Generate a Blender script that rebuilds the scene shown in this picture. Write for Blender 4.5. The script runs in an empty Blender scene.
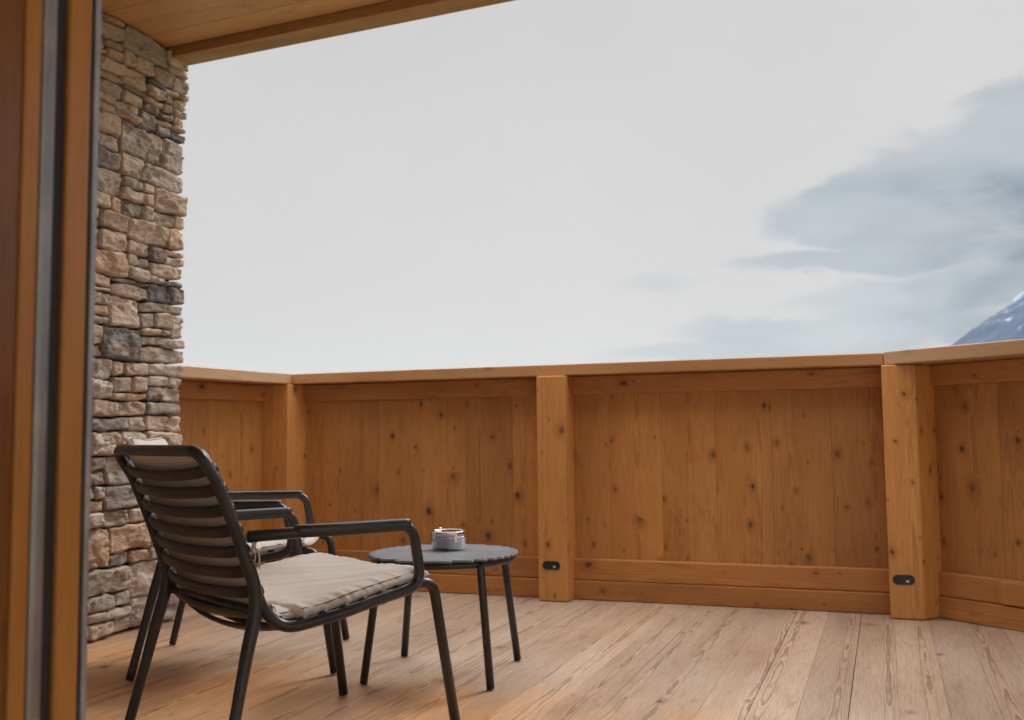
import bpy, bmesh, math, random
from mathutils import Vector, Matrix, noise
random.seed(7)
R = math.radians
scene = bpy.context.scene
col = scene.collection
PI = math.pi

# ------------------------------------------------------------------ node helpers
class NT:
    def __init__(s, name):
        s.m = bpy.data.materials.new(name); s.m.use_nodes = True
        s.t = s.m.node_tree; s.t.nodes.clear()
        s.out = s.t.nodes.new('ShaderNodeOutputMaterial')
        s.b = s.t.nodes.new('ShaderNodeBsdfPrincipled')
        s.t.links.new(s.b.outputs[0], s.out.inputs[0])
    def n(s, typ, **kw):
        nd = s.t.nodes.new(typ)
        for k, v in kw.items(): setattr(nd, k, v)
        return nd
    def link(s, a, b): s.t.links.new(a, b)
    def put(s, inp, v):
        if isinstance(v, bpy.types.NodeSocket): s.t.links.new(v, inp)
        else: inp.default_value = v
    def math(s, op, a, b=0.0, c=0.0, clamp=False):
        nd = s.n('ShaderNodeMath', operation=op, use_clamp=clamp)
        s.put(nd.inputs[0], a); s.put(nd.inputs[1], b)
        if op in ('MULTIPLY_ADD', 'SMOOTH_MIN'): s.put(nd.inputs[2], c)
        return nd.outputs[0]
    def smooth(s, x, a, b):
        nd = s.n('ShaderNodeMapRange', interpolation_type='SMOOTHSTEP')
        s.put(nd.inputs[0], x); s.put(nd.inputs[1], a); s.put(nd.inputs[2], b)
        nd.inputs[3].default_value = 0; nd.inputs[4].default_value = 1
        return nd.outputs[0]
    def mapr(s, x, a, b, c, d):
        nd = s.n('ShaderNodeMapRange'); s.put(nd.inputs[0], x)
        for i, v in enumerate((a, b, c, d)): nd.inputs[i+1].default_value = v
        return nd.outputs[0]
    def mix(s, f, a, b, blend='MIX'):
        nd = s.n('ShaderNodeMix', data_type='RGBA', blend_type=blend)
        s.put(nd.inputs[0], f); s.put(nd.inputs[6], a); s.put(nd.inputs[7], b)
        return nd.outputs[2]
    def vec(s, x, y, z):
        nd = s.n('ShaderNodeCombineXYZ')
        s.put(nd.inputs[0], x); s.put(nd.inputs[1], y); s.put(nd.inputs[2], z)
        return nd.outputs[0]
    def sep(s, v):
        nd = s.n('ShaderNodeSeparateXYZ'); s.link(v, nd.inputs[0]); return nd.outputs
    def noise(s, v, scale=1.0, detail=3.0, rough=.5, dist=0.0, out=0):
        nd = s.n('ShaderNodeTexNoise'); s.link(v, nd.inputs['Vector'])
        nd.inputs['Scale'].default_value = scale; nd.inputs['Detail'].default_value = detail
        nd.inputs['Roughness'].default_value = rough; nd.inputs['Distortion'].default_value = dist
        return nd.outputs[out]
    def vmul(s, v, k):
        nd = s.n('ShaderNodeVectorMath', operation='MULTIPLY'); s.link(v, nd.inputs[0]); nd.inputs[1].default_value = k
        return nd.outputs[0]
    def attr(s, name):
        nd = s.n('ShaderNodeAttribute', attribute_name=name); return nd
    def bump(s, h, strength=.3, dist=.002, normal=None):
        nd = s.n('ShaderNodeBump'); nd.inputs['Strength'].default_value = strength
        nd.inputs['Distance'].default_value = dist; s.link(h, nd.inputs['Height'])
        if normal: s.link(normal, nd.inputs['Normal'])
        s.link(nd.outputs[0], s.b.inputs['Normal']); return nd.outputs[0]

def C(r, g, b): return (r, g, b, 1)

def wood(name, light, mid, dark, freq=170, knots=.35, kscale=6.5, kr=.075, rough=(.5, .62), ring=.5,
         tint=.25, fibre=.35, stain=None, knotcol=(.055, .022, .009), spec=.4):
    T = NT(name)
    gc = T.attr('gc').outputs['Vector']; rn = T.attr('rnd').outputs['Fac']
    x, y, z = T.sep(gc)
    # knots -----------------------------------------------------------
    xy = T.math('ADD', x, y)
    kv = T.vec(xy, z, 0.0)
    wob = T.noise(kv, 30, 4, .65, out=1)
    off = T.n('ShaderNodeVectorMath', operation='MULTIPLY_ADD')
    T.link(wob, off.inputs[0]); off.inputs[1].default_value = (.022, .022, 0); T.link(kv, off.inputs[2])
    vo = T.n('ShaderNodeTexVoronoi', voronoi_dimensions='2D'); vo.inputs['Scale'].default_value = kscale
    T.link(T.vmul(off.outputs[0], (1.15, .8, 1)), vo.inputs['Vector'])
    kc = T.sep(vo.outputs['Color'])
    cl_ = T.mapr(T.noise(T.vmul(kv, (2.3, 1.6, 0)), 1, 2, .5), .35, .60, .45, 1.7)
    present = T.math('LESS_THAN', kc[0], T.math('MULTIPLY', cl_, knots))
    rad = T.math('MULTIPLY_ADD', T.math('POWER', kc[1], 2.5), kr*1.6, kr*.36)
    dist = vo.outputs['Distance']
    rel = T.math('DIVIDE', dist, rad)
    core = T.math('MULTIPLY', T.math('SUBTRACT', 1.0, T.smooth(rel, .35, 1.15)), T.math('MULTIPLY', present, T.math('MULTIPLY_ADD', kc[2], .5, .5)))
    halo = T.math('MULTIPLY', T.math('SUBTRACT', 1.0, T.smooth(rel, .9, 3.2)), present)
    # rings -----------------------------------------------------------
    lo = T.noise(T.vmul(gc, (1.2, 1.2, .38)), 1, 2, .5)
    lo2 = T.noise(T.vmul(gc, (26, 26, 5.0)), 1, 3, .6)
    px = T.math('MULTIPLY_ADD', rn, .16, -.08)
    r2 = T.math('FRACT', T.math('MULTIPLY', rn, 17.37))
    xx = T.math('SUBTRACT', T.math('SUBTRACT', x, T.math('FLOOR', x)), .5)
    xx = T.math('SUBTRACT', xx, px)
    yy = T.math('MULTIPLY_ADD', r2, .05, .018)
    yy = T.math('ADD', yy, T.math('MULTIPLY_ADD', lo, .09, -.045))
    yy = T.math('ADD', yy, T.math('MULTIPLY', halo, .02))
    rr = T.math('SQRT', T.math('ADD', T.math('MULTIPLY', xx, xx), T.math('MULTIPLY', yy, yy)))
    rr = T.math('ADD', rr, T.math('MULTIPLY', lo2, .009))
    ph = T.math('FRACT', T.math('MULTIPLY', rr, freq))
    band = T.math('MULTIPLY', T.smooth(ph, .25, .85), T.math('SUBTRACT', 1.0, T.smooth(ph, .9, 1.0)))
    patch = T.smooth(T.noise(T.vmul(gc, (7, 7, .6)), 1, 2, .5), .42, .68)
    flame = T.math('SUBTRACT', 1.0, T.smooth(T.math('ABSOLUTE', xx), .006, .030))
    band = T.math('MULTIPLY', band, T.math('ADD', T.math('MULTIPLY', T.math('MAXIMUM', patch, flame), .8), .2))
    fib = T.noise(T.vmul(gc, (260, 260, 7)), 1, 3, .6)
    big = T.noise(T.vmul(gc, (4, 4, 1.0)), 1, 3, .55)
    # colour ----------------------------------------------------------
    c = T.mix(T.smooth(big, .25, .75), C(*light), C(*mid))
    c = T.mix(T.math('MULTIPLY', band, ring), c, C(*dark))
    c = T.mix(T.math('MULTIPLY', T.smooth(fib, .35, .75), fibre), c, C(*dark))
    tv = T.math('MULTIPLY_ADD', T.math('FRACT', T.math('MULTIPLY', rn, 7.13)), tint, 1-tint*.6)
    c = T.mix(1.0, c, T.vec(tv, tv, tv), 'MULTIPLY')
    c = T.mix(T.math('MULTIPLY', halo, .5), c, C(*dark))
    dk = T.smooth(T.noise(T.vmul(gc, (11, 11, 3.0)), 1, 6, .75, 1.2), .52, .74)
    c = T.mix(T.math('MULTIPLY', dk, .55), c, C(*[v*.8 for v in dark]))
    c = T.mix(T.math('MULTIPLY', core, 1.0), c, C(*knotcol))
    if stain:
        wc = T.n('ShaderNodeTexCoord').outputs['Object']
        sn = T.noise(T.vmul(wc, (1.6, .8, 1)), 1, 4, .6, .6)
        c = T.mix(T.math('MULTIPLY', T.smooth(sn, .48, .68), stain[3]), c, C(*stain[:3]), 'MULTIPLY')
        wx, wy, wz = T.sep(wc)
        edge = T.math('ADD', wy, T.math('MULTIPLY_ADD', T.noise(T.vmul(wc, (2.6, 1.4, 1)), 1, 5, .65, .5), 1.8, -.9))
        edge = T.math('ADD', edge, T.math('MULTIPLY', wx, .22))
        grey = T.mix(1.0, c, C(.68, .96, 1.56), 'MULTIPLY')
        c = T.mix(T.math('MULTIPLY', T.smooth(edge, 2.2, 3.1), .85), c, grey)
        sn2 = T.noise(T.vmul(wc, (5, 1.1, 1)), 1, 5, .7, .4)
        c = T.mix(T.math('MULTIPLY', T.smooth(sn2, .52, .72), .5), c, C(.60, .47, .38), 'MULTIPLY')
    T.link(c, T.b.inputs['Base Color'])
    ro = T.mapr(T.math('ADD', fib, T.math('MULTIPLY', band, .5)), .2, 1.0, rough[0], rough[1])
    T.link(ro, T.b.inputs['Roughness'])
    T.b.inputs['Specular IOR Level'].default_value = spec
    h = T.math('ADD', T.math('MULTIPLY', fib, .6), T.math('MULTIPLY', band, .5))
    h = T.math('SUBTRACT', h, T.math('MULTIPLY', core, .5))
    T.bump(h, .25, .0015)
    return T.m

M = {}
M['larch'] = wood('larch_panel', (.54, .246, .068), (.41, .172, .043), (.22, .080, .020), freq=190, knots=.62, ring=.45, tint=.32, fibre=.45)
M['larchpost'] = wood('larch_post', (.72, .345, .105), (.58, .255, .070), (.32, .13, .038), freq=150, knots=.7, ring=.4, tint=.15, kscale=7)
M['larchrail'] = wood('larch_rail', (.52, .228, .066), (.41, .165, .043), (.24, .085, .022), freq=170, knots=.42, ring=.35, tint=.2)
M['cap'] = wood('larch_cap', (.56, .37, .22), (.47, .29, .155), (.30, .16, .08), freq=160, knots=.25, ring=.35, tint=.2)
M['deck'] = wood('deck_board', (.82, .48, .24), (.70, .38, .175), (.30, .13, .05), freq=215, knots=.16, kscale=4.2, kr=.05,
                 rough=(.36, .52), ring=.8, tint=.22, fibre=.5, stain=(.84, .66, .50, .35), spec=.5)
M['soffit'] = wood('soffit_board', (.68, .43, .21), (.60, .35, .155), (.40, .20, .085), freq=110, knots=.22, kscale=3.5, kr=.05, ring=.3, tint=.15, rough=(.45, .55))
M['rail_main'] = wood('larch_handrail', (.56, .30, .125), (.46, .225, .085), (.29, .12, .04), freq=160, knots=.3, ring=.4, tint=.2)
M['beam'] = wood('beam_wood', (.46, .26, .11), (.38, .20, .08), (.24, .115, .04), freq=110, knots=.22, kscale=3.5, kr=.05, ring=.35, tint=.15)
M['doordark'] = wood('door_panel_dark', (.24, .098, .020), (.19, .072, .014), (.11, .04, .008), freq=200, knots=.0, ring=.2, tint=.1, rough=(.25, .35))
M['doorwood'] = wood('door_wood', (.50, .235, .055), (.43, .19, .040), (.29, .115, .022), freq=200, knots=.0, ring=.2, tint=.1, rough=(.3, .4))

def metal(name, base, rough, bumpk=.15, metallic=0.0):
    T = NT(name)
    tc = T.n('ShaderNodeTexCoord').outputs['Object']
    n1 = T.noise(tc, 900, 2, .6); n2 = T.noise(tc, 14, 4, .6)
    c = T.mix(T.smooth(n2, .35, .75), C(*base), C(*[min(1, v*1.35+.003) for v in base]))
    T.link(c, T.b.inputs['Base Color'])
    T.link(T.mapr(n2, .2, .8, rough-.06, rough+.08), T.b.inputs['Roughness'])
    T.b.inputs['Metallic'].default_value = metallic
    T.bump(n1, bumpk, .0004)
    return T.m
M['anth'] = metal('anthracite_powder_coat', (.018, .020, .022), .33)
M['slat'] = metal('anthracite_slat', (.013, .014, .015), .45)
M['tabletop'] = metal('table_top_grey', (.16, .172, .20), .36)
M['alu'] = metal('anodised_aluminium', (.24, .24, .25), .42, .05, .8)
M['cladding'] = metal('light_aluminium_cladding', (.30, .32, .36), .4, .05, .5)
M['rubber'] = metal('black_gasket', (.012, .012, .014), .6)
M['black'] = metal('black_fitting', (.010, .010, .011), .3)
M['lens'] = metal('pale_lens', (.5, .5, .5), .3)
M['steel'] = metal('polished_steel', (.60, .59, .585), .05, .03, 1.0)
M['roof'] = metal('dark_roof_sheet', (.05, .05, .055), .6)

def plaster():
    T = NT('white_render'); tc = T.n('ShaderNodeTexCoord').outputs['Object']
    n = T.noise(tc, 60, 5, .6)
    T.link(T.mix(n, C(.68, .66, .62), C(.76, .74, .7)), T.b.inputs['Base Color'])
    T.b.inputs['Roughness'].default_value = .9; T.bump(n, .4, .003); return T.m
M['plaster'] = plaster()

def fabric():
    T = NT('beige_fabric'); g = T.attr('gc').outputs['Vector']
    x, y, z = T.sep(g)
    wv = T.math('MULTIPLY', T.math('SINE', T.math('MULTIPLY', x, 3600)), T.math('SINE', T.math('MULTIPLY', z, 3600)))
    n = T.noise(g, 9, 4, .6); n2 = T.noise(T.vmul(g, (420, 1, 420)), 1, 2, .6)
    c = T.mix(T.smooth(n, .3, .7), C(.60, .545, .50), C(.67, .61, .56))
    c = T.mix(T.math('MULTIPLY', n2, .35), c, C(.47, .41, .37))
    T.link(c, T.b.inputs['Base Color']); T.b.inputs['Roughness'].default_value = .9
    T.b.inputs['Sheen Weight'].default_value = .15
    T.bump(T.math('ADD', T.math('MULTIPLY', wv, .3), n2), .3, .0006)
    return T.m
M['fabric'] = fabric()
def flat(name, base, rough=.8):
    T = NT(name); tc = T.n('ShaderNodeTexCoord').outputs['Object']
    n = T.noise(tc, 200, 3, .6)
    T.link(T.mix(n, C(*base), C(*[v*1.4 for v in base])), T.b.inputs['Base Color'])
    T.b.inputs['Roughness'].default_value = rough; return T.m
M['piping'] = flat('dark_piping', (.13, .10, .085))

def stone():
    T = NT('natural_stone'); g = T.attr('gc').outputs['Vector']; rn = T.attr('rnd').outputs['Fac']
    n1 = T.noise(T.vmul(g, (14, 7, 22)), 1, 6, .62, .6)
    n2 = T.noise(T.vmul(g, (60, 40, 130)), 1, 4, .65)
    n3 = T.noise(T.vmul(g, (4, 4, 9)), 1, 4, .6, 1.0)
    cr = T.n('ShaderNodeValToRGB'); e = cr.color_ramp
    pts = [(0, (.58, .46, .36)), (.16, (.66, .53, .43)), (.34, (.50, .43, .37)), (.52, (.66, .56, .48)), (.68, (.62, .42, .29)),
           (.80, (.30, .27, .245)), (.90, (.20, .205, .21)), (.95, (.42, .37, .32)), (1, (.33, .26, .2))]
    e.interpolation = 'CONSTANT'
    e.elements[0].position = 0; e.elements[0].color = C(*pts[0][1]); e.elements[1].position = 1; e.elements[1].color = C(*pts[-1][1])
    for p, cc in pts[1:-1]:
        el = e.elements.new(p); el.color = C(*cc)
    T.link(rn, cr.inputs[0])
    c = cr.outputs[0]
    c = T.mix(T.math('MULTIPLY', T.smooth(n3, .48, .72), .6), c, C(.44, .26, .135))
    c = T.mix(T.math('MULTIPLY', T.smooth(n1, .45, .7), .55), c, C(.72, .62, .53))
    c = T.mix(T.math('MULTIPLY', T.smooth(T.math('SUBTRACT', 1.0, n1), .52, .74), .6), c, C(.16, .125, .095))
    c = T.mix(T.math('MULTIPLY', T.smooth(n2, .5, .8), .4), c, C(.10, .08, .065))
    T.link(c, T.b.inputs['Base Color']); T.b.inputs['Roughness'].default_value = .92
    T.b.inputs['Specular IOR Level'].default_value = .2
    T.bump(T.math('ADD', T.math('MULTIPLY', n1, 1.0), T.math('MULTIPLY', n2, .7)), 1.0, .013)
    return T.m
M['stone'] = stone()
M['mortar'] = flat('dark_mortar', (.045, .037, .03), .95)

# ------------------------------------------------------------------ mesh accumulator
class MB:
    def __init__(s): s.v = []; s.f = []; s.g = []; s.r = []; s.sm = []
    def add(s, vs, fs, gs=None, rn=0.0, smooth=False):
        b = len(s.v); s.v += [tuple(p) for p in vs]; s.g += [tuple(p) for p in (gs or vs)]
        s.r += [rn]*len(vs)
        s.f += [tuple(b+i for i in f) for f in fs]; s.sm += [smooth]*len(fs)
    def box(s, fr, s0, s1, n0, n1, z0, z1, grain='z', skew0=0.0, skew1=0.0, rn=None):
        """fr = (origin, along, outward) frame; skew shifts the outer ends (mitres)"""
        o, a, n = fr; rn = random.random() if rn is None else rn
        vs = []; gs = []
        ro = (random.randint(0, 90), random.uniform(0, 3), random.uniform(0, 60))
        cs, cn, cz = (s0+s1)/2, (n0+n1)/2, (z0+z1)/2
        for zz in (z0, z1):
            for nn in (n0, n1):
                for k, ss in enumerate((s0, s1)):
                    sk = (skew0, skew1)[k]*((nn-n0)/(n1-n0) if n1 != n0 else 0)
                    p = Vector(o)+Vector(a)*(ss+sk)+Vector(n)*nn; p.z = o[2]+zz
                    vs.append(p)
                    L = {'z': (ss-cs+.5, nn-cn, zz), 's': (zz-cz+.5, nn-cn, ss), 'n': (ss-cs+.5, zz-cz, nn)}[grain]
                    gs.append((L[0]+ro[0], L[1]+ro[1]*0, L[2]+ro[2]))
        fs = [(0, 1, 3, 2), (4, 6, 7, 5), (0, 4, 5, 1), (2, 3, 7, 6), (0, 2, 6, 4), (1, 5, 7, 3)]
        d = Vector(a).cross(Vector(n)).z
        if d > 0: fs = [tuple(reversed(f)) for f in fs]
        fs = [tuple(reversed(f)) for f in fs] if False else fs
        s.add(vs, fs, gs, rn)
    def build(s, name, mat, parent=None, bevel=0, seg=2, sub=0):
        me = bpy.data.meshes.new(name); me.from_pydata(s.v, [], s.f); me.update()
        a = me.attributes.new('gc', 'FLOAT_VECTOR', 'POINT'); a.data.foreach_set('vector', [c for g in s.g for c in g])
        a = me.attributes.new('rnd', 'FLOAT', 'POINT'); a.data.foreach_set('value', s.r)
        me.polygons.foreach_set('use_smooth', s.sm)
        bm = bmesh.new(); bm.from_mesh(me); bmesh.ops.recalc_face_normals(bm, faces=bm.faces); bm.to_mesh(me); bm.free()
        me.materials.append(mat)
        ob = bpy.data.objects.new(name, me); col.objects.link(ob)
        if parent: ob.parent = parent
        if bevel:
            m = ob.modifiers.new('bevel', 'BEVEL'); m.width = bevel; m.segments = seg; m.limit_method = 'ANGLE'; m.angle_limit = R(40)
        if sub:
            m = ob.modifiers.new('sub', 'SUBSURF'); m.levels = sub; m.render_levels = sub
        return ob

def fillet(pts, rad, seg=7):
    """round the corners of a polyline"""
    pts = [Vector(p) for p in pts]; out = [pts[0]]
    if not hasattr(rad, '__len__'): rad = [rad]*len(pts)
    for i in range(1, len(pts)-1):
        p = pts[i]; a = pts[i-1]-p; b = pts[i+1]-p
        r = min(rad[i], a.length*.48, b.length*.48)
        if r < 1e-4: out.append(p); continue
        A = p+a.normalized()*r; B = p+b.normalized()*r
        for k in range(seg+1):
            t = k/seg; out.append(A*(1-t)**2+p*2*t*(1-t)+B*t*t)
    out.append(pts[-1]); return out

def tube(mb, path, r, n=14, caps=True, flat=None, rn=0.5, capround=0.0):
    """sweep a circle; r number or list; flat=(axis vector, factor) squashes the section"""
    path = [Vector(p) for p in path]; N = len(path)
    rs = r if hasattr(r, '__len__') else [r]*N
    tg = [((path[min(i+1, N-1)]-path[max(i-1, 0)])).normalized() for i in range(N)]
    u = tg[0].orthogonal().normalized()
    if abs(tg[0].z) < .9: u = (Vector((0, 0, 1))-tg[0]*tg[0].z).normalized()
    vs = []; ln = 0; gs = []
    for i in range(N):
        if i: ln += (path[i]-path[i-1]).length; u = (u-tg[i]*u.dot(tg[i])).normalized()
        w = tg[i].cross(u)
        for k in range(n):
            a = 2*PI*k/n; d = u*math.cos(a)+w*math.sin(a)
            if flat: d = d-flat[0]*(d.dot(flat[0]))*(1-flat[1])
            vs.append(path[i]+d*rs[i]); gs.append((.1*math.cos(a), .1*math.sin(a), ln))
    fs = [(i*n+k, i*n+(k+1) % n, (i+1)*n+(k+1) % n, (i+1)*n+k) for i in range(N-1) for k in range(n)]
    if caps:
        fs.append(tuple(range(n))[::-1]); fs.append(tuple((N-1)*n+k for k in range(n)))
    mb.add(vs, fs, gs, rn, True)

def lathe(mb, prof, n=40, c=(0, 0)):
    vs = []; N = len(prof)
    for (r, z) in prof:
        for k in range(n):
            a = 2*PI*k/n; vs.append((c[0]+r*math.cos(a), c[1]+r*math.sin(a), z))
    fs = [(i*n+k, i*n+(k+1) % n, (i+1)*n+(k+1) % n, (i+1)*n+k) for i in range(N-1) for k in range(n)]
    fs.append(tuple(range(n))[::-1]); fs.append(tuple((N-1)*n+k for k in range(n)))
    mb.add(vs, fs, None, .5, True)

def tag(o, label=None, cat=None, group=None, kind=None):
    for k, v in (('label', label), ('category', cat), ('group', group), ('kind', kind)):
        if v: o[k] = v
    return o
def empty(name, loc=(0, 0, 0), rz=0):
    o = bpy.data.objects.new(name, None); col.objects.link(o); o.location = loc; o.rotation_euler = (0, 0, rz)
    o.empty_display_size = .1; return o

# ------------------------------------------------------------------ camera (world: +Y runs across the balcony, away from the house)
cam_d = bpy.data.cameras.new('camera'); cam = bpy.data.objects.new('camera', cam_d); col.objects.link(cam)
pitch, roll, beta = .0767, -.010, .3565
F = Vector((-math.sin(beta)*math.cos(pitch), math.cos(beta)*math.cos(pitch), math.sin(pitch)))
Rt = Vector((math.cos(beta), math.sin(beta), 0)); U = Rt.cross(F)
R2 = Rt*math.cos(roll)+U*math.sin(roll); U2 = -Rt*math.sin(roll)+U*math.cos(roll)
mw = Matrix((R2, U2, -F)).transposed().to_4x4(); mw.translation = Vector((0, 0, .82)); cam.matrix_world = mw
cam_d.sensor_width = 36; cam_d.lens = 36*996/1024; cam_d.clip_start = .02; cam_d.clip_end = 40000
cam_d.dof.use_dof = True; cam_d.dof.focus_distance = 2.75; cam_d.dof.aperture_fstop = 5.0
scene.camera = cam

# ------------------------------------------------------------------ parapet
Y0 = 4.769; XL, XR = -3.112, .135
PHR, PHL = R(37.4), R(82.4)
main = (Vector((0, Y0, 0)), Vector((1, 0, 0)), Vector((0, 1, 0)))
rw = (Vector((XR, Y0, 0)), Vector((math.cos(PHR), -math.sin(PHR), 0)), Vector((math.sin(PHR), math.cos(PHR), 0)))
lw = (Vector((XL, Y0, 0)), Vector((-math.cos(PHL), -math.sin(PHL), 0)), Vector((-math.sin(PHL), math.cos(PHL), 0)))
par = empty('balcony_parapet', (-1.5, Y0, 0)); OFF = Vector((1.5, -Y0, 0))
def fr_(f): return (f[0]+OFF, f[1], f[2])
main, rw, lw = fr_(main), fr_(rw), fr_(lw)
lwp = (lw[0]+lw[2]*.030, lw[1], lw[2])
tag(par, 'solid orange larch balcony parapet with posts, plank panels and flat handrail', 'parapet')
PN, RNn, BN = .136, .112, .104       # depth of panel, rails and baseboard behind the post face
def bay(fr, s0, s1, seams, seed):
    random.seed(seed)
    mb = MB(); xs = [s0]+seams+[s1]
    for a, b in zip(xs, xs[1:]): mb.box(fr, a+.0003, b-.0003, PN+random.uniform(0, .0015), PN+.03, .10, 1.125, 'z')
    mb.build('panel', M['larch'], par, .0012)
    mb = MB(); mb.box(fr, s0+.001, s1-.001, RNn, PN+.028, 1.030, 1.123, 's'); mb.build('top_rail', M['larchrail'], par, .004)
    mb = MB(); mb.box(fr, s0+.001, s1-.001, RNn, PN+.028, .097, .203, 's'); mb.build('bottom_rail', M['larchrail'], par, .007)
    mb = MB(); mb.box(fr, s0+.001, s1-.001, BN, PN+.02, .002, .0955, 's'); mb.build('baseboard', M['larchrail'], par, .004)
bay(main, -3.098, -1.640, [-2.866, -2.614, -2.352, -2.094, -1.829], 3)
bay(main, -1.510, .02, [-1.304, -1.041, -.774, -.509, -.236], 4)
bay(rw, -.02, 1.74, [.30, .52, .75, .99, 1.24, 1.49], 5)
bay(rw, 1.92, 3.6, [2.1, 2.35, 2.6, 2.9, 3.2], 6)
bay(lwp, -.0, 1.75, [.22, .43, .66, .90, 1.15, 1.45], 8)
random.seed(11)
mb = MB(); mb.box(rw, .30, 1.05, RNn-.014, RNn-.001, .100, .196, 's', rn=.9, skew0=-.03)
ob = mb.build('rail_cover_board', M['larchrail'], par, .006); ob['label'] = 'paler short board fixed on the lower rail'
# posts
def light_fit(fr, s, z, post):
    mb = MB(); o, a, n = fr
    pr = []
    for ring, (k, dep) in enumerate(((1.0, .001), (1.0, -.0014), (.95, -.0022), (.88, -.0020), (.84, -.0010), (.82, -.0008))):
        for j in range(28):
            t = 2*PI*j/28; cx = math.cos(t); sz = math.sin(t)
            sx = (.024 if cx > 0 else -.024)+cx*.0225*k; zz = sz*.0225*k
            p = o+a*(s+sx)+n*dep; pr.append((p.x, p.y, z+zz))
    fs = [(i*28+k, i*28+(k+1) % 28, (i+1)*28+(k+1) % 28, (i+1)*28+k) for i in range(5) for k in range(28)]
    fs.append(tuple(5*28+k for k in range(28)))
    mb.add(pr, fs, None, .5, False)
    b = mb.build('recessed_light', M['black'], post)
    mb = MB(); mb.box(fr, s+.010, s+.022, -.0020, -.0009, z-.010, z-.001, 's'); mb.build('lens', M['lens'], b)
def prism(name, pts, z0, z1, mat, bev, rnd, ax):
    mb = MB(); n = len(pts); vs = []; gs = []
    cx = sum(p[0] for p in pts)/n; cy = sum(p[1] for p in pts)/n
    for z in (z0, z1):
        for p in pts: vs.append((p[0], p[1], z)); gs.append((p[0]-cx+.5+ax, p[1]-cy, z+ax*3.7))
    fs = [tuple(range(n))[::-1], tuple(range(n, 2*n))]+[(i, (i+1) % n, n+(i+1) % n, n+i) for i in range(n)]
    mb.add(vs, fs, gs, rnd); return mb.build(name, mat, par, bev)
def P(fr, s, n): p = fr[0]+fr[1]*s+fr[2]*n; return (p.x, p.y)
p1 = prism('post', [P(main, -1.647, 0), P(main, -1.495, 0), P(main, -1.495, .16), P(main, -1.647, .16)], 0.003, 1.124, M['larchpost'], .006, .3, 3)
light_fit(main, -1.578, .178, p1)
p2 = prism('post', [P(main, -.005, 0), P(main, .135, 0), P(rw, -.004, .150), P(main, -.005, .18)], 0.003, 1.124, M['larchpost'], .006, .62, 7)
light_fit(main, .055, .173, p2)
p3 = prism('post', [P(main, -3.285, 0), P(main, XL, 0), P(main, -3.078, .15), P(main, -3.305, .15)], 0.003, 1.124, M['larchpost'], .006, .45, 12)
prism('post', [P(rw, 1.72, 0), P(rw, 1.92, 0), P(rw, 1.92, .16), P(rw, 1.72, .16)], 0.003, 1.124, M['larchpost'], .006, .8, 15)
rwc = (main[0]+main[1]*.005+main[2]*.037, rw[1], rw[2]); lwc = (main[0]+main[1]*XL+main[2]*.037, lw[1], lw[2])
# handrail: boards butt at the corners
tR = math.tan(PHR/2); tL = math.tan(PHL/2)
random.seed(21)
mb = MB(); mb.box(main, XL+.001, .003, .037, .25, 1.1255, 1.183, 's', skew0=0, skew1=.11); mb.build('handrail', M['rail_main'], par, .005)
mb = MB(); mb.box(rwc, .002, 3.7, .0, .22, 1.1255, 1.187, 's', skew0=.0, rn=.95); ob = mb.build('handrail', M['cap'], par, .005)
mb = MB(); mb.box(lwc, -.215, 1.75, .0, .22, 1.1255, 1.184, 's', rn=.7); mb.build('handrail', M['cap'], par, .005)

# ------------------------------------------------------------------ deck
random.seed(31)
WF = (Vector((0, 0, 0)), Vector((1, 0, 0)), Vector((0, 1, 0)))
mb = MB(); x = -.13-.140*24; k = 0
while x < 3.4:
    w = .140
    def yend(xx):
        if xx < .13: return Y0+.15
        return Y0+.15-(xx-.13)*math.tan(PHR)
    g = .0022 if abs(x+.13) < .01 or random.random() < .12 else .0004
    y1 = yend(x)+.05; gg = .0003
    if x > -4.0: mb.box(WF, x+g, x+w-gg, -2.2, y1, -.03+random.uniform(-.0006, .0006), random.uniform(-.0008, .0008), 'n')
    x += w
d = mb.build('deck_floor', M['deck'], None, .0006); tag(d, 'pale larch floorboards of the balcony running away from the house', 'floor', kind='structure')
mb = MB(); mb.box(WF, -4.2, 2.9, -2.2, 2.7, -.3, -.034); s_ = mb.build('balcony_slab', M['mortar'], None); tag(s_, 'dark slab beneath the balcony boards', 'slab', kind='structure')

# ------------------------------------------------------------------ stone wall
random.seed(5)
SX = -3.053; SY1 = 3.805; SY0 = .85; SH = 2.640
wall = empty('stone_wall', (-3.25, 2.3, 0)); tag(wall, 'rough brown and grey dry stone wall at the left end of the balcony', 'stone wall')
rects = []
def split(y, z, w, h, depth=0):
    if h > .15 and (h > w*.8 or h > .19 or random.random() < .6):
        k = random.uniform(.34, .66)*h; split(y, z, w, k); split(y, z+k, w, h-k); return
    if w > .36 or (w > 2.6*h and w > .15 and random.random() < .55):
        k = random.uniform(.3, .7)*w; split(y, z, k, h); split(y+k, z, w-k, h); return
    if h > .075 and random.random() < .42:
        k = random.uniform(.3, .7)*h; split(y, z, w, k); split(y, z+k, w, h-k); return
    rects.append((y, z, w, h))
z = 0.012
while z < SH-.02:
    h = min(random.choice((.08, .12, .17, .24, .28)), SH-z)
    if SH-z-h < .07: h = SH-z
    y = SY1
    while y > SY0:
        w = random.uniform(.22, .58)
        split(y-w, z, w, h); y -= w
    z += h
mb = MB()
def warp(y, z):
    a = noise.noise_vector(Vector((y*2.6, z*3.2, 3.1)))*.014 + noise.noise_vector(Vector((y*9, z*11, 8.1)))*.009
    if z > SH-.03 or z < .05: a.z = 0
    return a.x, a.y*.9
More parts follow.
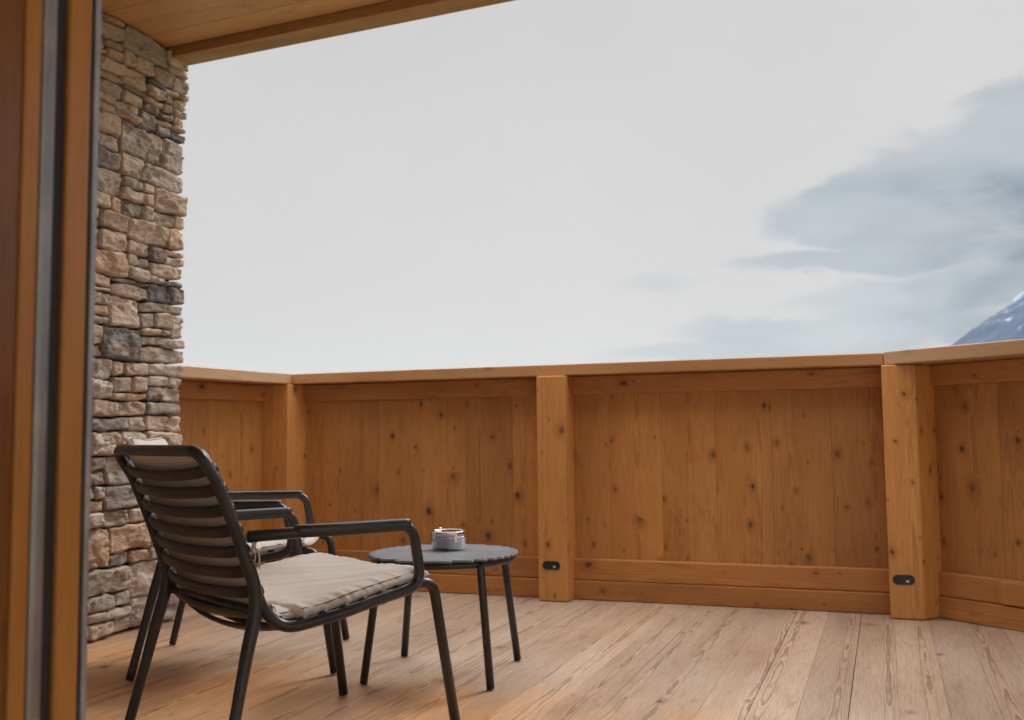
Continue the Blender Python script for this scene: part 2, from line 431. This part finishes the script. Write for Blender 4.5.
for (y, z, w, h) in rects:
    st = .0075 if y > 2.8 else .02
    ny = max(4, int(w/st)); nz = max(4, int(h/st))
    base = random.uniform(-.008, .010); rn = random.random(); sd = Vector((random.uniform(0, 50), random.uniform(0, 50), random.uniform(0, 50)))
    tx, tz = random.uniform(-.05, .05), random.uniform(-.08, .08)
    end = y+w > SY1-.02
    gap = random.uniform(.0012, .0045); ej = random.uniform(-.014, .007) if end else 0
    cut = [random.uniform(0, .35) for _ in range(4)]   # rounded corners
    vs = []; gs = []
    def pt(a, b, k):
        # a,b in -1..1
        yy = y+w*(a+1)/2; zz = z+h*(b+1)/2
        # inset and corner rounding
        ca = abs(a)**5; cb = abs(b)**5
        ci = cut[(a > 0)+2*(b > 0)]*ca*cb*.05
        iy = gap+ci; yy -= a*iy*abs(a)**3; zz -= b*(gap*.9+ci*.6)*abs(b)**3
        if end: yy += ej*max(0, (a+1)/2)**2
        dy, dz = warp(yy, zz)
        if end and a > .2: dy *= 1.0
        e = noise.noise_vector(sd+Vector((yy*26, zz*26, 0)))*.0065*max(ca, cb)
        return yy+dy+e.x, min(zz+dz+e.y, SH-.001) if zz > .03 else max(zz+dz+e.y, .004)
    for j in range(nz+1):
        for i in range(ny+1):
            a = -1+2*i/ny; b = -1+2*j/nz
            yy, zz = pt(a, b, 0)
            ed = min((1-abs(a))*w/2, (1-abs(b))*h/2)
            rd = 1-max(0, 1-ed/.005)**2.5
            q = sd+Vector((0, yy*7, zz*9)); q2 = sd+Vector((0, yy*22, zz*34))
            vd, vp = noise.voronoi(sd+Vector((yy*9+noise.noise(q2)*.5, 0, zz*15+noise.noise(q2*1.3)*.5))); c0v = noise.cell(Vector(vp[0])*7.7)
            nn = noise.fractal(q, 1, 2, 3)*.006 + noise.ridged_multi_fractal(q2*1.4, .8, 2.1, 4, 1, 2)*.0042 + (c0v-.5)*.013*min(1, (vd[1]-vd[0])*5)
            dx = base + (tx*(a*w/2)+tz*(b*h/2)) + nn - .014*(1-rd)
            vs.append((SX+dx, yy, zz)); gs.append((sd.x+dx*1, sd.y+yy, sd.z+zz))
    fs = [(j*(ny+1)+i, j*(ny+1)+i+1, (j+1)*(ny+1)+i+1, (j+1)*(ny+1)+i) for j in range(nz) for i in range(ny)]
    # skirt back into the wall
    loop = [i for i in range(ny+1)]+[j*(ny+1)+ny for j in range(1, nz+1)]+[nz*(ny+1)+i for i in range(ny-1, -1, -1)]+[j*(ny+1) for j in range(nz-1, 0, -1)]
    deep = .40 if end else .09
    nb = len(vs); dv = [.02, deep] if not end else [.03, .08, .14, .2, .27, .34, .42]
    for kk, dd in enumerate(dv):
        for l in loop:
            p = vs[l]; e = noise.noise(sd+Vector((dd*20, p[1]*15, p[2]*20)))*.008
            vs.append((p[0]-dd, p[1]+(e if end else 0), p[2])); g = gs[l]; gs.append((g[0]-dd, g[1], g[2]))
    L = len(loop)
    prev = loop
    for kk in range(len(dv)):
        cur = [nb+kk*L+i for i in range(L)]
        fs += [(prev[i], cur[i], cur[(i+1) % L], prev[(i+1) % L]) for i in range(L)]
        prev = cur
    mb.add(vs, fs, gs, rn, True)
mb.build('stones', M['stone'], wall).location = -wall.location
mb = MB(); mb.box(WF, -3.46, SX-.045, SY0, SY1-.055, .0, SH); mb.build('mortar_core', M['mortar'], wall).location = -wall.location

# ------------------------------------------------------------------ roof over the balcony
random.seed(9)
roof = empty('balcony_roof', (-3.05, 3.80, 2.64), R(-3.1)); RL = -roof.location
tag(roof, 'overhanging roof of wide pale planks with an edge beam', 'roof')
mb = MB(); ys = [-2.2, -1.9, -1.6, -1.3, -1.0, -.7, -.4, -.1, .2, .5, .8, 1.1, 1.4, 1.7, 2.0, 2.3, 2.6, 2.9, 3.265, 3.53, 3.675]
for a, b in zip(ys, ys[1:]): mb.box(WF, -3.7, 3.9, a+.0012, b-.0012, 2.642+random.uniform(0, .0008), 2.672, 's')
mb.build('soffit', M['soffit'], roof, .002).location = RL
mb = MB(); mb.box(WF, -3.7, 3.9, 3.68, 3.803, 2.597, 2.80, 's'); mb.build('edge_beam', M['beam'], roof, .004).location = RL
mb = MB(); mb.box(WF, -3.75, 3.65, -2.3, 3.88, 2.802, 2.92); mb.build('roof_slab', M['roof'], roof, .004).location = RL

# ------------------------------------------------------------------ house front and the sliding door edge
dz1 = 2.635; dx = -.81
door = empty('sliding_door', (dx-.05, .8, 0)); DL = -door.location
tag(door, 'open wooden sliding door edge with metal strip and black gasket, close to the camera', 'sliding door')
def dbox(name, mat, x0, x1, y0, y1, bev=.002, g='z'):
    mb = MB(); mb.box(WF, x0, x1, y0, y1, .004, dz1, g); o = mb.build(name, mat, door, bev, 3); o.location = DL; return o
dbox('inner_panel', M['doordark'], dx-.07, dx-.0035, .560, .7585)
dbox('stile', M['doorwood'], dx-.07, dx, .7595, .7795, .003)
dbox('edge_strip', M['alu'], dx-.07, dx+.002, .7805, .7990, .006)
dbox('gasket', M['rubber'], dx-.07, dx-.005, .7995, .8165)
dbox('outer_stile', M['doorwood'], dx-.07, dx, .8170, .8480, .003)
dbox('seal', M['rubber'], dx-.07, dx-.0025, .8485, .8525, .0005)
dbox('outer_cladding', M['cladding'], dx-.07, dx+.001, .8530, .8600, .0015)
hw = empty('house_wall', (-2, .7, 0)); HL = -hw.location
tag(hw, 'plain pale rendered house front beside the sliding door', 'wall')
mb = MB(); mb.box(WF, -3.46, dx-.072, .60, .845, .002, 2.636); mb.build('render_coat', M['plaster'], hw).location = HL

# ------------------------------------------------------------------ armchair (local +X forward, +Y left)
HW = .268
prof = [(-.388, .790), (-.345, .722), (-.293, .598), (-.247, .474), (-.215, .402), (-.160, .360), (-.08, .370), (.02, .392), (.11, .410), (.155, .418)]
def cr(pts, n=10):
    pts = [Vector(p) for p in pts]; P_ = [pts[0]*2-pts[1]]+pts+[pts[-1]*2-pts[-2]]; out = []
    for i in range(1, len(P_)-2):
        a, b, c, d_ = P_[i-1:i+3]
        for k in range(n):
            t = k/n; out.append(.5*((2*b)+(c-a)*t+(2*a-5*b+4*c-d_)*t*t+(3*b-a-3*c+d_)*t**3))
    out.append(pts[-1]); return out
curve = cr([(u, 0, h) for u, h in prof])
arc = [0]
for a, b in zip(curve, curve[1:]): arc.append(arc[-1]+(b-a).length)
TL = arc[-1]
def at(s):
    s = max(0, min(TL-1e-6, s))
    i = max(k for k in range(len(arc)) if arc[k] <= s); i = min(i, len(arc)-2)
    t = (s-arc[i])/(arc[i+1]-arc[i]); p = curve[i].lerp(curve[i+1], t)
    i0, i1 = max(i-2, 0), min(i+3, len(curve)-1)
    tn = (curve[i1]-curve[i0]).normalized(); nn = Vector((-tn.z, 0, tn.x))   # towards the sitter
    return p, tn, nn

def wid(u):
    t = max(0, min(1, (u+.23)/.26)); return HW+.055*t*t*(3-2*t)
def make_chair():
    root = empty('outdoor_armchair')
    # frame: one tube: back, seat rails, arms
    side = curve
    mb = MB()
    def path(sg):
        pts = [Vector((p.x, sg*wid(p.x), p.z)) for p in side]
        return pts
    armpts = lambda sg: fillet([Vector((.100, sg*wid(1), .408)), Vector((.212, sg*(wid(1)+.002), .426)), Vector((.182, sg*(wid(1)+.003), .587)), Vector((-.05, sg*(wid(1)-.012), .590)), Vector((-.262, sg*(HW-.002), .584))], [.0, .055, .042, .12, 0], 9)
    # back top with rounded corners
    top = fillet([Vector((-.345, HW, .722)), Vector((-.391, HW, .793)), Vector((-.391, -HW, .793)), Vector((-.345, -HW, .722))], .055, 9)
    right = [p for p in path(-1) if p.z < .722 or p.x > -.3]; left = [p for p in path(1) if p.z < .722 or p.x > -.3]
    right = [p for p in right if p.x < .095]; left = [p for p in left if p.x < .095]
    armR = armpts(-1)[1:]; armL = armpts(1)[1:]
    full = armR[::-1]+right[::-1]+top[::-1]+left+armL
    # drop near-duplicate points
    cl = [full[0]]
    for p in full[1:]:
        if (p-cl[-1]).length > .004: cl.append(p)
    rr = []
    for p in cl: rr.append(.0145 if p.z < .7 else .0140)
    tube(mb, cl, rr, 16)
    mb.build('frame', M['anth'], root)
    for sg in (-1, 1):
        # armrest cap: flattened pad over the tube
        mb = MB(); pts = []; 
        n = 24
        for k in range(n+1):
            t = k/n; x_ = -.150+t*(.168+.150); hw_ = (wid(1)-.012)+.012*(x_+.05)/.23 if x_ > -.05 else HW+(wid(1)-.012-HW)*(x_+.262)/.212; pts.append(Vector((x_, sg*(hw_-.001), .5905-.001*t)))
        vs = []; m = 12
        for k, p in enumerate(pts):
            t = k/n; w = .0195*min(1, .70+t*5)*(1 if t < .97 else .93); th = .0165*min(1, .80+t*4)
            for j in range(m):
                a = 2*PI*j/m; ca, sa = math.cos(a), math.sin(a)
                ca = math.copysign(abs(ca)**.45, ca); sa = math.copysign(abs(sa)**.55, sa)
                vs.append(p+Vector((0, ca*w, sa*th)))
        fs = [(i*m+j, i*m+(j+1) % m, (i+1)*m+(j+1) % m, (i+1)*m+j) for i in range(n) for j in range(m)]
        fs += [tuple(range(m))[::-1], tuple(n*m+j for j in range(m))]
        mb.add(vs, fs, None, .5, True); mb.build('armrest', M['anth'], root)
        # rear leg
        mb = MB()
        pl = cr([(-.262, sg*HW, .525), (-.244, sg*(HW+.001), .465), (-.243, sg*(HW+.004), .40), (-.268, sg*(HW+.011), .30), (-.302, sg*(HW+.022), .155), (-.338, sg*(HW+.035), .004)], 7)
        rl = [.0135+.0035*math.sin(min(1, k/len(pl)*1.3)*PI) for k in range(len(pl))]
        rl = [max(r_, .0142) for r_ in rl]
        tube(mb, pl, rl, 16); mb.build('leg', M['anth'], root)
        # front leg
        mb = MB()
        pl = fillet([Vector((.12, sg*(HW-.0), .392)), Vector((.19, sg*(HW+.012), .420)), Vector((.283, sg*(HW+.010), .428)), Vector((.352, sg*(HW+.028), .004))], [0, .03, .06, 0], 9)
        tube(mb, pl, .0145, 16); mb.build('leg', M['anth'], root)
    # cross tube under the seat front and rear
    mb = MB()
    tube(mb, [Vector((.12, v, .392)) for v in (-.27, 0, .27)], .011, 12)
    tube(mb, [Vector((-.235, v, .402)) for v in (-.262, 0, .262)], .011, 12)
    mb.build('cross_tube', M['anth'], root)
    # slats
    mb = MB(); s = .052; pitch_ = .0535
    while s < TL-.005:
        p, tn, nn = at(s); m = 10; n = 22; vs = []
        lower = 1.0
        for i in range(n+1):
            v = -1+2*i/n; sag = -.030*(1-v*v)*min(1, 1.0) + .017*max(0, (abs(v)-.84)/.16)
            c0 = Vector((p.x, v*(wid(p.x)-.001), p.z))+nn*(sag-.004)
            w = .0155 if abs(v) < .9 else .0155-.002*((abs(v)-.9)/.1); th = .0065 if abs(v) < .93 else .0075
            for j in range(m):
                a = 2*PI*j/m; ca, sa = math.cos(a), math.sin(a)
                ca = math.copysign(abs(ca)**.6, ca); sa = math.copysign(abs(sa)**.6, sa)
                vs.append(c0+tn*(ca*w)+nn*(sa*th))
        fs = [(i*m+j, i*m+(j+1) % m, (i+1)*m+(j+1) % m, (i+1)*m+j) for i in range(n) for j in range(m)]
        fs += [tuple(range(m))[::-1], tuple(n*m+j for j in range(m))]
        mb.add(vs, fs, None, .5, True); s += pitch_
    mb.build('slats', M['slat'], root)
    # cushion parts following the frame
    def cushion(name, s0, s1, w, T_, seed, extra=0.0):
        ns = 84; nt = 44; top = []; bot = []
        sdv = Vector((seed, seed*.7, 1))
        def prm(si, ti):
            s = s0+(s1-s0)*si
            over = max(0, s-TL); p, tn, nn = at(s)
            if over: p = p+tn*over
            if s < 0: p = p+tn*s
            v = ti*(w if w < .245 else wid(p.x)-.020)
            ex = max(0, 1-abs(ti)**9)**.5; L = (s1-s0)
            es = min(si, 1-si)*L; ey = (1-max(0, 1-es/.022)**2.2)**.5
            edge = max(abs(ti), 1-es/.12 if es < .12 else 0)
            sag = -.018*(1-ti*ti)
            c0 = Vector((p.x, v, p.z))+nn*(.0125+sag)
            # corners pinch, edges pucker
            q = sdv+Vector((s*7, v*7, 0)); big = noise.noise(q)*.006
            puck = noise.noise(sdv+Vector((s*55, round(ti), si*3)))*.0075*max(0, abs(ti)-.70)/.30
            puck += noise.noise(sdv+Vector((v*55, 5, 0)))*.0045*max(0, 1-es/.05)
            wr = noise.noise(sdv+Vector((s*26+v*16, v*5, 2)))*.0022
            th = T_*ex*ey
            inset = 1-.035*max(0, 1-es/.05)*0
            return c0, tn, nn, th, big+wr, puck, v
        vs = []; gs = []
        for side_ in (1, 0):
            for i in range(ns+1):
                for j in range(nt+1):
                    ti = -1+2*j/nt; ti = math.sin(ti*PI/2)*.35+ti*.65 if False else math.copysign(1-(1-abs(ti))**1.5, ti)
                    si = i/ns; si = .5-.5*math.cos(si*PI)*(.25)-(.5-si)*.75+0 if False else si
                    c0, tn, nn, th, bw, pk, v = prm(si, ti)
                    if side_: p = c0+nn*(th+(bw+pk)*min(1, th/T_))
                    else: p = c0+nn*(.004*min(1, th/T_)*-1)
                    if th < 1e-4: p = c0+nn*(.35*T_*0+.0)
                    p = p+Vector((0, math.copysign(pk*.8, v) if abs(ti) > .8 else 0, 0))
                    vs.append(p); gs.append((ti*w+5, 0, s0+(s1-s0)*si+seed))
        W = nt+1; fs = []
        for i in range(ns):
            for j in range(nt):
                a = i*W+j; fs.append((a, a+1, a+W+1, a+W)); b = a+(ns+1)*W; fs.append((b, b+W, b+W+1, b+1))
        mb = MB(); mb.add(vs, fs, gs, .5, True)
        o = mb.build(name, M['fabric'], root)
        bm = bmesh.new(); bm.from_mesh(o.data); bmesh.ops.remove_doubles(bm, verts=bm.verts, dist=.0006); bmesh.ops.recalc_face_normals(bm, faces=bm.faces)
        bm.to_mesh(o.data); bm.free(); o.data.update()
        # dark piping along both top edges and the two ends
        mb = MB()
        for sg in (-1, 1):
            pa = []
            for i in range(3, 98):
                c0, tn, nn, th, bw, pk, v = prm(i/100, sg*.955)
                pa.append(c0+nn*(th+(bw+pk)*min(1, th/T_)+.0004)+Vector((0, sg*(.001+pk*.8), 0)))
            tube(mb, pa, .0013, 6)
        for se in ((.97,) if w > .245 else (.03,)):
            pa = []
            for i in range(0, 61):
                ti = -.955+1.91*i/60
                c0, tn, nn, th, bw, pk, v = prm(se, ti)
                pa.append(c0+nn*(th+(bw+pk)*min(1, th/T_)+.0004))
            tube(mb, pa, .0016, 6)
        mb.build('piping', M['piping'], o)
        return o
    sb = .545
    bc = cushion('back_cushion', .004, sb+.014, .243, .028, 3.3)
    sc = cushion('seat_cushion', sb-.006, TL+.105, .248, .033, 8.1)
    # fabric tie knots round the back tubes
    for sg in (-1, 1):
        mb = MB(); random.seed(40+sg)
        p, tn, nn = at(.262); c0 = Vector((p.x, sg*(HW-.006), p.z))+nn*.020
        for q in range(3):
            pa = []
            ph = q*2.1
            for k in range(14):
                t = k/13; a = t*2*PI*1.15+ph
                pa.append(c0+tn*(.016*math.cos(a)*(1+.2*q)-.004*q)+nn*(.013*math.sin(a)+.003*q)+Vector((0, sg*.009*math.sin(a*1.5+q), 0)))
            tube(mb, pa, .0034, 8, flat=(Vector((0, 1, 0)), .6))
        for q in range(2):
            pa = [c0+Vector((.01*q, sg*.006, 0)), c0+Vector((.012+.008*q, sg*(.012+.004*q), -.018)), c0+Vector((.010+.014*q, sg*.012, -.042-.012*q))]
            tube(mb, cr(pa, 5), .0032, 8, flat=(Vector((1, 0, 0)), .5))
        mb.build('tie', M['fabric'], bc)
    return root
chair = make_chair()
def copy_tree(o, parent=None):
    c = o.copy(); col.objects.link(c)
    if parent: c.parent = parent
    for ch in list(o.children): copy_tree(ch, c)
    return c
poses = [((-1.559, 2.409), 61.5, 'anthracite slatted armchair with beige cushion nearest the camera, its back turned'),
         ((-2.2735, 3.214), 26, 'dark grey armchair with beige cushion behind the nearest armchair, beside the stone wall')]
second = copy_tree(chair)
for o, (c_, a_, lb) in zip((chair, second), poses):
    o.location = (c_[0], c_[1], .001); o.rotation_euler = (0, 0, R(a_))
    tag(o, lb, 'armchair', 'anthracite outdoor armchairs on the deck')

for ch in second.children:
    if ch.name.startswith('back_cushion'): ch.location = (-.016, 0, .034)

# ------------------------------------------------------------------ side table
TZ = .415
tab = empty('side_table', (-1.475, 3.25, .001), R(8.5)); tag(tab, 'low round dark grey metal side table with notched rim and ashtray on it', 'side table')
mb = MB(); Rr = .262; ns_ = 15; pitch_ = 2*Rr/ns_
# fused strips with stepped, rounded ends
def strip_outline():
    pts = []
    hw = pitch_/2
    rows = [(-Rr+pitch_*(i+.5)) for i in range(ns_)]
    halfs = [math.sqrt(max(.004, Rr*Rr-(abs(y_)-.004)**2)) for y_ in rows]
    halfs[0] *= .92; halfs[-1] *= .92
    for y_, hx in zip(rows, halfs):
        m = 7
        g = .0022
        pts.append((hx-.017, y_-hw))
        for k in range(m+1):
            a = -PI/2+PI*k/m; ca, sa = math.cos(a), math.sin(a)
            pts.append((hx-.008+.008*abs(ca)**.6, y_+(hw-g)*math.copysign(abs(sa)**.7, sa)))
    pts.append((halfs[-1]-.017, rows[-1]+hw))
    lft = []
    for y_, hx in list(zip(rows, halfs))[::-1]:
        m = 7; g = .0022
        lft.append((-hx+.017, y_+hw))
        for k in range(m+1):
            a = PI/2+PI*k/m; ca, sa = math.cos(a), math.sin(a)
            lft.append((-(hx-.008+.008*abs(ca)**.6), y_+(hw-g)*math.copysign(abs(sa)**.7, sa)))
    lft.append((-(halfs[0]-.017), rows[0]-hw))
    return pts+lft
ol = strip_outline(); n = len(ol); vs = []
for zz, ins in ((TZ-.007, 0), (TZ-.0015, 0), (TZ, .0015)):
    for (a, b) in ol:
        L = math.hypot(a, b); vs.append((a*(1-ins/L), b*(1-ins/L), zz))
fs = [tuple(range(n))[::-1], tuple(2*n+k for k in range(n))]+[(i*n+k, i*n+(k+1) % n, (i+1)*n+(k+1) % n, (i+1)*n+k) for i in range(2) for k in range(n)]
mb.add(vs, fs, None, .5); mb.build('table_top', M['tabletop'], tab)
mb = MB(); rg = .241; pa = [Vector((rg*math.cos(2*PI*k/64), rg*math.sin(2*PI*k/64), TZ-.0195)) for k in range(65)]
tube(mb, pa, .0125, 14, caps=False); mb.build('ring_frame', M['anth'], tab)
for sx in (-1, 1):
    for sy in (-1, 1):
        mb = MB(); a = math.atan2(sy, sx)
        tp = Vector((rg*math.cos(a), rg*math.sin(a), TZ-.022)); ft = Vector((sx*.2175, sy*.2175, .003))
        pl = fillet([tp*.93+Vector((0, 0, .024*1)), tp+Vector((math.cos(a)*.008, math.sin(a)*.008, .002)), ft], [0, .02, 0], 5)
        tube(mb, pl[1:], [.0135]*(len(pl)-1), 16); mb.build('leg', M['anth'], tab)

# ------------------------------------------------------------------ ashtray
ash = empty('ashtray', (-1.492, 3.33, TZ+.0015), R(25)); ash.scale = (1.07, 1.07, 1.0); tag(ash, 'small shiny steel lidded ashtray on the side table', 'ashtray')
mb = MB(); lathe(mb, [(.02, 0), (.050, 0), (.055, .003), (.0565, .008), (.0565, .040), (.0590, .043), (.0595, .047), (.058, .0485), (.054, .0485), (.052, .040), (.045, .030), (.01, .028)]); mb.build('bowl', M['steel'], ash)
mb = MB(); lathe(mb, [(.050, .049), (.0575, .049), (.0590, .051), (.0590, .062), (.0585, .0655), (.0565, .067), (.0545, .0655), (.053, .058), (.050, .0535), (.020, .0525)])
lid = mb.build('lid', M['steel'], ash)
mb = MB(); lathe(mb, [(.003, .052), (.003, .069), (.006, .071), (.007, .074), (.005, .077), (.002, .078)], 18, (-.028, .0)); mb.build('knob', M['steel'], lid)
for k in range(4):
    a = k*PI/2+.4; fr = (Vector((math.cos(a)*.0575, math.sin(a)*.0575, 0)), Vector((-math.sin(a), math.cos(a), 0)), Vector((math.cos(a), math.sin(a), 0)))
    mb = MB(); mb.box(fr, -.006, .006, -.002, .0045, .030, .060); mb.build('clip', M['steel'], ash, .0015)

# ------------------------------------------------------------------ valley floor and mountain
def terrain_mat(name, rock, grass, snow):
    T = NT(name); g = T.n('ShaderNodeTexCoord').outputs['Object']
    x, y, z = T.sep(g)
    n1 = T.noise(T.vmul(g, (.004, .004, .004)), 1, 6, .65, .5); n2 = T.noise(T.vmul(g, (.016, .016, .003)), 1, 5, .7, .6)
    c = T.mix(T.smooth(n1, .35, .65), C(*rock), C(*grass))
    if snow:
        geo = T.n('ShaderNodeNewGeometry'); nz = T.sep(geo.outputs['Normal'])[2]
        hz = T.math('MULTIPLY_ADD', z,   .0011, -.86)
        sm = T.math('ADD', T.math('ADD', hz, T.math('MULTIPLY', n2, 1.5)), T.math('MULTIPLY', n1, -.25))
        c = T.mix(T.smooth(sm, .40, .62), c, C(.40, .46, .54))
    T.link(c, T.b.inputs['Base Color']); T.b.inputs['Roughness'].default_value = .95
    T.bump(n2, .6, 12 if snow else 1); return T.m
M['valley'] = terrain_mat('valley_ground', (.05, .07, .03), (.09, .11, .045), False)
M['mountain'] = terrain_mat('mountain_rock_hazed', (.014, .040, .085), (.008, .030, .068), True)  # blue of distant haze painted into the rock colours
GZ = -30.0
mb = MB(); vs = []; N = 60
for j in range(N+1):
    for i in range(N+1):
        X_ = -15000+30000*i/N; Y_ = -15000+30000*j/N
        vs.append((X_, Y_, GZ+noise.noise(Vector((X_*.0004, Y_*.0004, 0)))*6-2))
mb.add(vs, [(j*(N+1)+i, j*(N+1)+i+1, (j+1)*(N+1)+i+1, (j+1)*(N+1)+i) for j in range(N) for i in range(N)], None, .5, True)
tag(mb.build('valley_ground', M['valley']), 'valley meadows far below the balcony', 'ground', kind='structure')
mb = MB(); vs = []; NX, NY = 200, 130
px, py = 1330, 5340
for j in range(NY+1):
    for i in range(NX+1):
        X_ = -1200+5200*i/NX; Y_ = 3600+3600*j/NY
        dd = math.hypot((X_-px), (Y_-py)*.75)
        q = Vector((X_*.0016, Y_*.0016, 2.2))
        hgt = 1125-.69*dd + (noise.ridged_multi_fractal(q, .9, 2.1, 5, 1, 2)-1.2)*38*min(1, dd/300+.3) + noise.fractal(q*6, .8, 2, 4)*15
        vs.append((X_, Y_, max(GZ-25, hgt)))
mb.add(vs, [(j*(NX+1)+i, j*(NX+1)+i+1, (j+1)*(NX+1)+i+1, (j+1)*(NX+1)+i) for j in range(NY) for i in range(NX)], None, .5, True)
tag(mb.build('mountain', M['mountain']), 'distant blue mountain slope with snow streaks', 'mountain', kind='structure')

# ------------------------------------------------------------------ hazy valley air
hz = MB(); hz.box((Vector((0, 0, 0)), Vector((1, 0, 0)), Vector((0, 1, 0))), -14500, 14500, -14500, 14500, -45, 1250)
hm = bpy.data.materials.new('haze_air'); hm.use_nodes = True; hm.node_tree.nodes.clear()
ho = hm.node_tree.nodes.new('ShaderNodeOutputMaterial'); hv = hm.node_tree.nodes.new('ShaderNodeVolumePrincipled')
hv.inputs['Color'].default_value = (.80, .86, .92, 1); hv.inputs['Density'].default_value = 2.0e-5
hm.node_tree.links.new(hv.outputs[0], ho.inputs['Volume'])
tag(hz.build('haze', hm), 'thin bluish haze filling the valley', 'haze', kind='stuff')

# ------------------------------------------------------------------ sky
w = bpy.data.worlds.new('World'); scene.world = w; w.use_nodes = True
class WT(NT):
    def __init__(s, tree): s.t = tree
W = WT(w.node_tree); W.t.nodes.clear()
out = W.n('ShaderNodeOutputWorld'); bg = W.n('ShaderNodeBackground'); W.link(bg.outputs[0], out.inputs[0])
SUN_EL, SUN_AZ = R(39), R(18)      # azimuth from +Y towards +X
sky = W.n('ShaderNodeTexSky', sky_type='NISHITA'); sky.sun_disc = False; sky.sun_elevation = SUN_EL; sky.sun_rotation = SUN_AZ
sky.altitude = 1000; sky.air_density = 1; sky.dust_density = 2
d_ = W.n('ShaderNodeTexCoord').outputs['Generated']
x, y, z = W.sep(d_)
el = W.math('MULTIPLY', W.math('ARCSINE', z), 180/PI)
az = W.math('MULTIPLY', W.math('ARCTAN2', x, y), 180/PI)
# bright overcast: brighter towards the zenith
lum = W.n('ShaderNodeValToRGB'); e = lum.color_ramp; W.link(W.mapr(el, 0, 90, 0, 1), lum.inputs[0])
e.elements[0].position = 0; e.elements[0].color = C(.535, .515, .50)
e.elements[1].position = 1; e.elements[1].color = C(4.2, 4.2, 4.2)
for p, c in ((.12, (.555, .54, .525)), (.2, (.555, .542, .532)), (.29, (.535, .52, .505)), (.38, (1.0, 1.0, 1.0)), (.6, (3.4, 3.4, 3.4))):
    q = e.elements.new(p); q.color = C(*c)
cv = W.vec(W.math('MULTIPLY', az, .045), W.math('MULTIPLY', el, .12), .0)
n1 = W.noise(cv, 1.0, 6, .58, .5); n2 = W.noise(W.vec(W.math('MULTIPLY', az, .05), W.math('MULTIPLY', el, .33), 3.0), 1.0, 5, .55, .3)
# grey blue cloud bank towards the right of the valley, built of soft stretched lobes
b1 = W.noise(W.vec(W.math('MULTIPLY', az, .15), W.math('MULTIPLY', el, .34), 1.0), 1.0, 6, .52, .15)
b2 = W.noise(W.vec(W.math('MULTIPLY', az, .12), W.math('MULTIPLY', el, .42), 9.0), 1.0, 6, .52, .15)
wa = W.math('ADD', az, W.math('MULTIPLY_ADD', b2, 6.0, -3.0))
we = W.math('ADD', el, W.math('MULTIPLY_ADD', b1, 3.6, -1.8))
bank = None
for (ca, ce, ra, re, st, soft) in ((1.5, 11.9, 7.6, 1.9, 1.0, .22), (5.5, 13.6, 7.2, 2.3, .95, .22), (9.5, 15.2, 6.4, 2.7, .95, .22), (20, 14, 12, 6, .9, .4),
                               (1.5, 9.35, 9.0, .72, .95, .35), (7.5, 9.6, 8.0, 2.4, .75, .6), (2.5, 7.3, 7.0, .95, .7, .5), (9, 6.2, 8, 1.6, .45, .8),
                               (-2.0, 5.75, 9.0, .9, .85, .45), (-6.0, 4.5, 9.0, .85, 1.0, .4), (-11.7, 8.7, 1.6, .3, .3, 1.2)):
    a_ = W.math('DIVIDE', W.math('SUBTRACT', wa, ca), ra); b_ = W.math('DIVIDE', W.math('SUBTRACT', we, ce), re)
    r_ = W.math('SQRT', W.math('ADD', W.math('MULTIPLY', a_, a_), W.math('MULTIPLY', b_, b_)))
    g_ = W.math('MULTIPLY', W.math('SUBTRACT', 1.0, W.smooth(r_, 1.0-soft*.6, 1.0+soft*.6)), st)
    bank = g_ if bank is None else W.math('SUBTRACT', W.math('ADD', bank, g_), W.math('MULTIPLY', bank, g_))
dens = W.math('MULTIPLY', bank, W.math('MULTIPLY_ADD', W.smooth(b2, .3, .7), .38, .62))
lowpale = 1.0
dens = W.math('MULTIPLY', dens, lowpale)
core_ = W.math('MULTIPLY', W.smooth(W.math('ADD', az, W.math('MULTIPLY', b1, 10.0)), 3.0, 13.0), W.math('MULTIPLY', W.smooth(b1, .25, .6), W.math('SUBTRACT', 1.0, W.smooth(el, 12.2, 14.6))))
dark = W.mix(core_, C(.335, .385, .410), C(.09, .145, .195))
pale = lum.outputs[0]
fade = W.math('SUBTRACT', 1.0, W.smooth(el, 22, 34))
cl = W.mix(W.math('MULTIPLY', dens, fade), pale, dark)
# faint general mottling
mt = W.mapr(W.noise(d_, 3.0, 5, .55), .3, .7, .97, 1.03)
cl = W.mix(1.0, cl, W.vec(mt, mt, mt), 'MULTIPLY')
back = W.math('MULTIPLY_ADD', W.smooth(W.math('MULTIPLY', y, -1.0), -.1, .5), .5, 1.0)  # added fill: sky behind the house brightened to light the near deck
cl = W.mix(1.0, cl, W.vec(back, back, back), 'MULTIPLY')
cl10 = W.n('ShaderNodeVectorMath', operation='SCALE'); W.link(cl, cl10.inputs[0]); cl10.inputs['Scale'].default_value = 10.0
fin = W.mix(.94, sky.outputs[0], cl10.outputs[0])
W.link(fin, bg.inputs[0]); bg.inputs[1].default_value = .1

sd = bpy.data.lights.new('sun', 'SUN'); sd.energy = 1.5; sd.angle = R(13); sd.color = (1, .95, .88)
so = bpy.data.objects.new('sun', sd); col.objects.link(so); so.location = (4, 8, 10)
dv = Vector((math.sin(SUN_AZ)*math.cos(SUN_EL), math.cos(SUN_AZ)*math.cos(SUN_EL), math.sin(SUN_EL)))
so.rotation_euler = dv.to_track_quat('Z', 'Y').to_euler()

# ------------------------------------------------------------------ output
vs_ = scene.view_settings; vs_.view_transform = 'Standard'; vs_.look = 'None'; vs_.exposure = .25; vs_.gamma = 1; vs_.use_curve_mapping = False
scene.cycles.max_bounces = 10; scene.cycles.diffuse_bounces = 6; scene.cycles.use_denoising = True
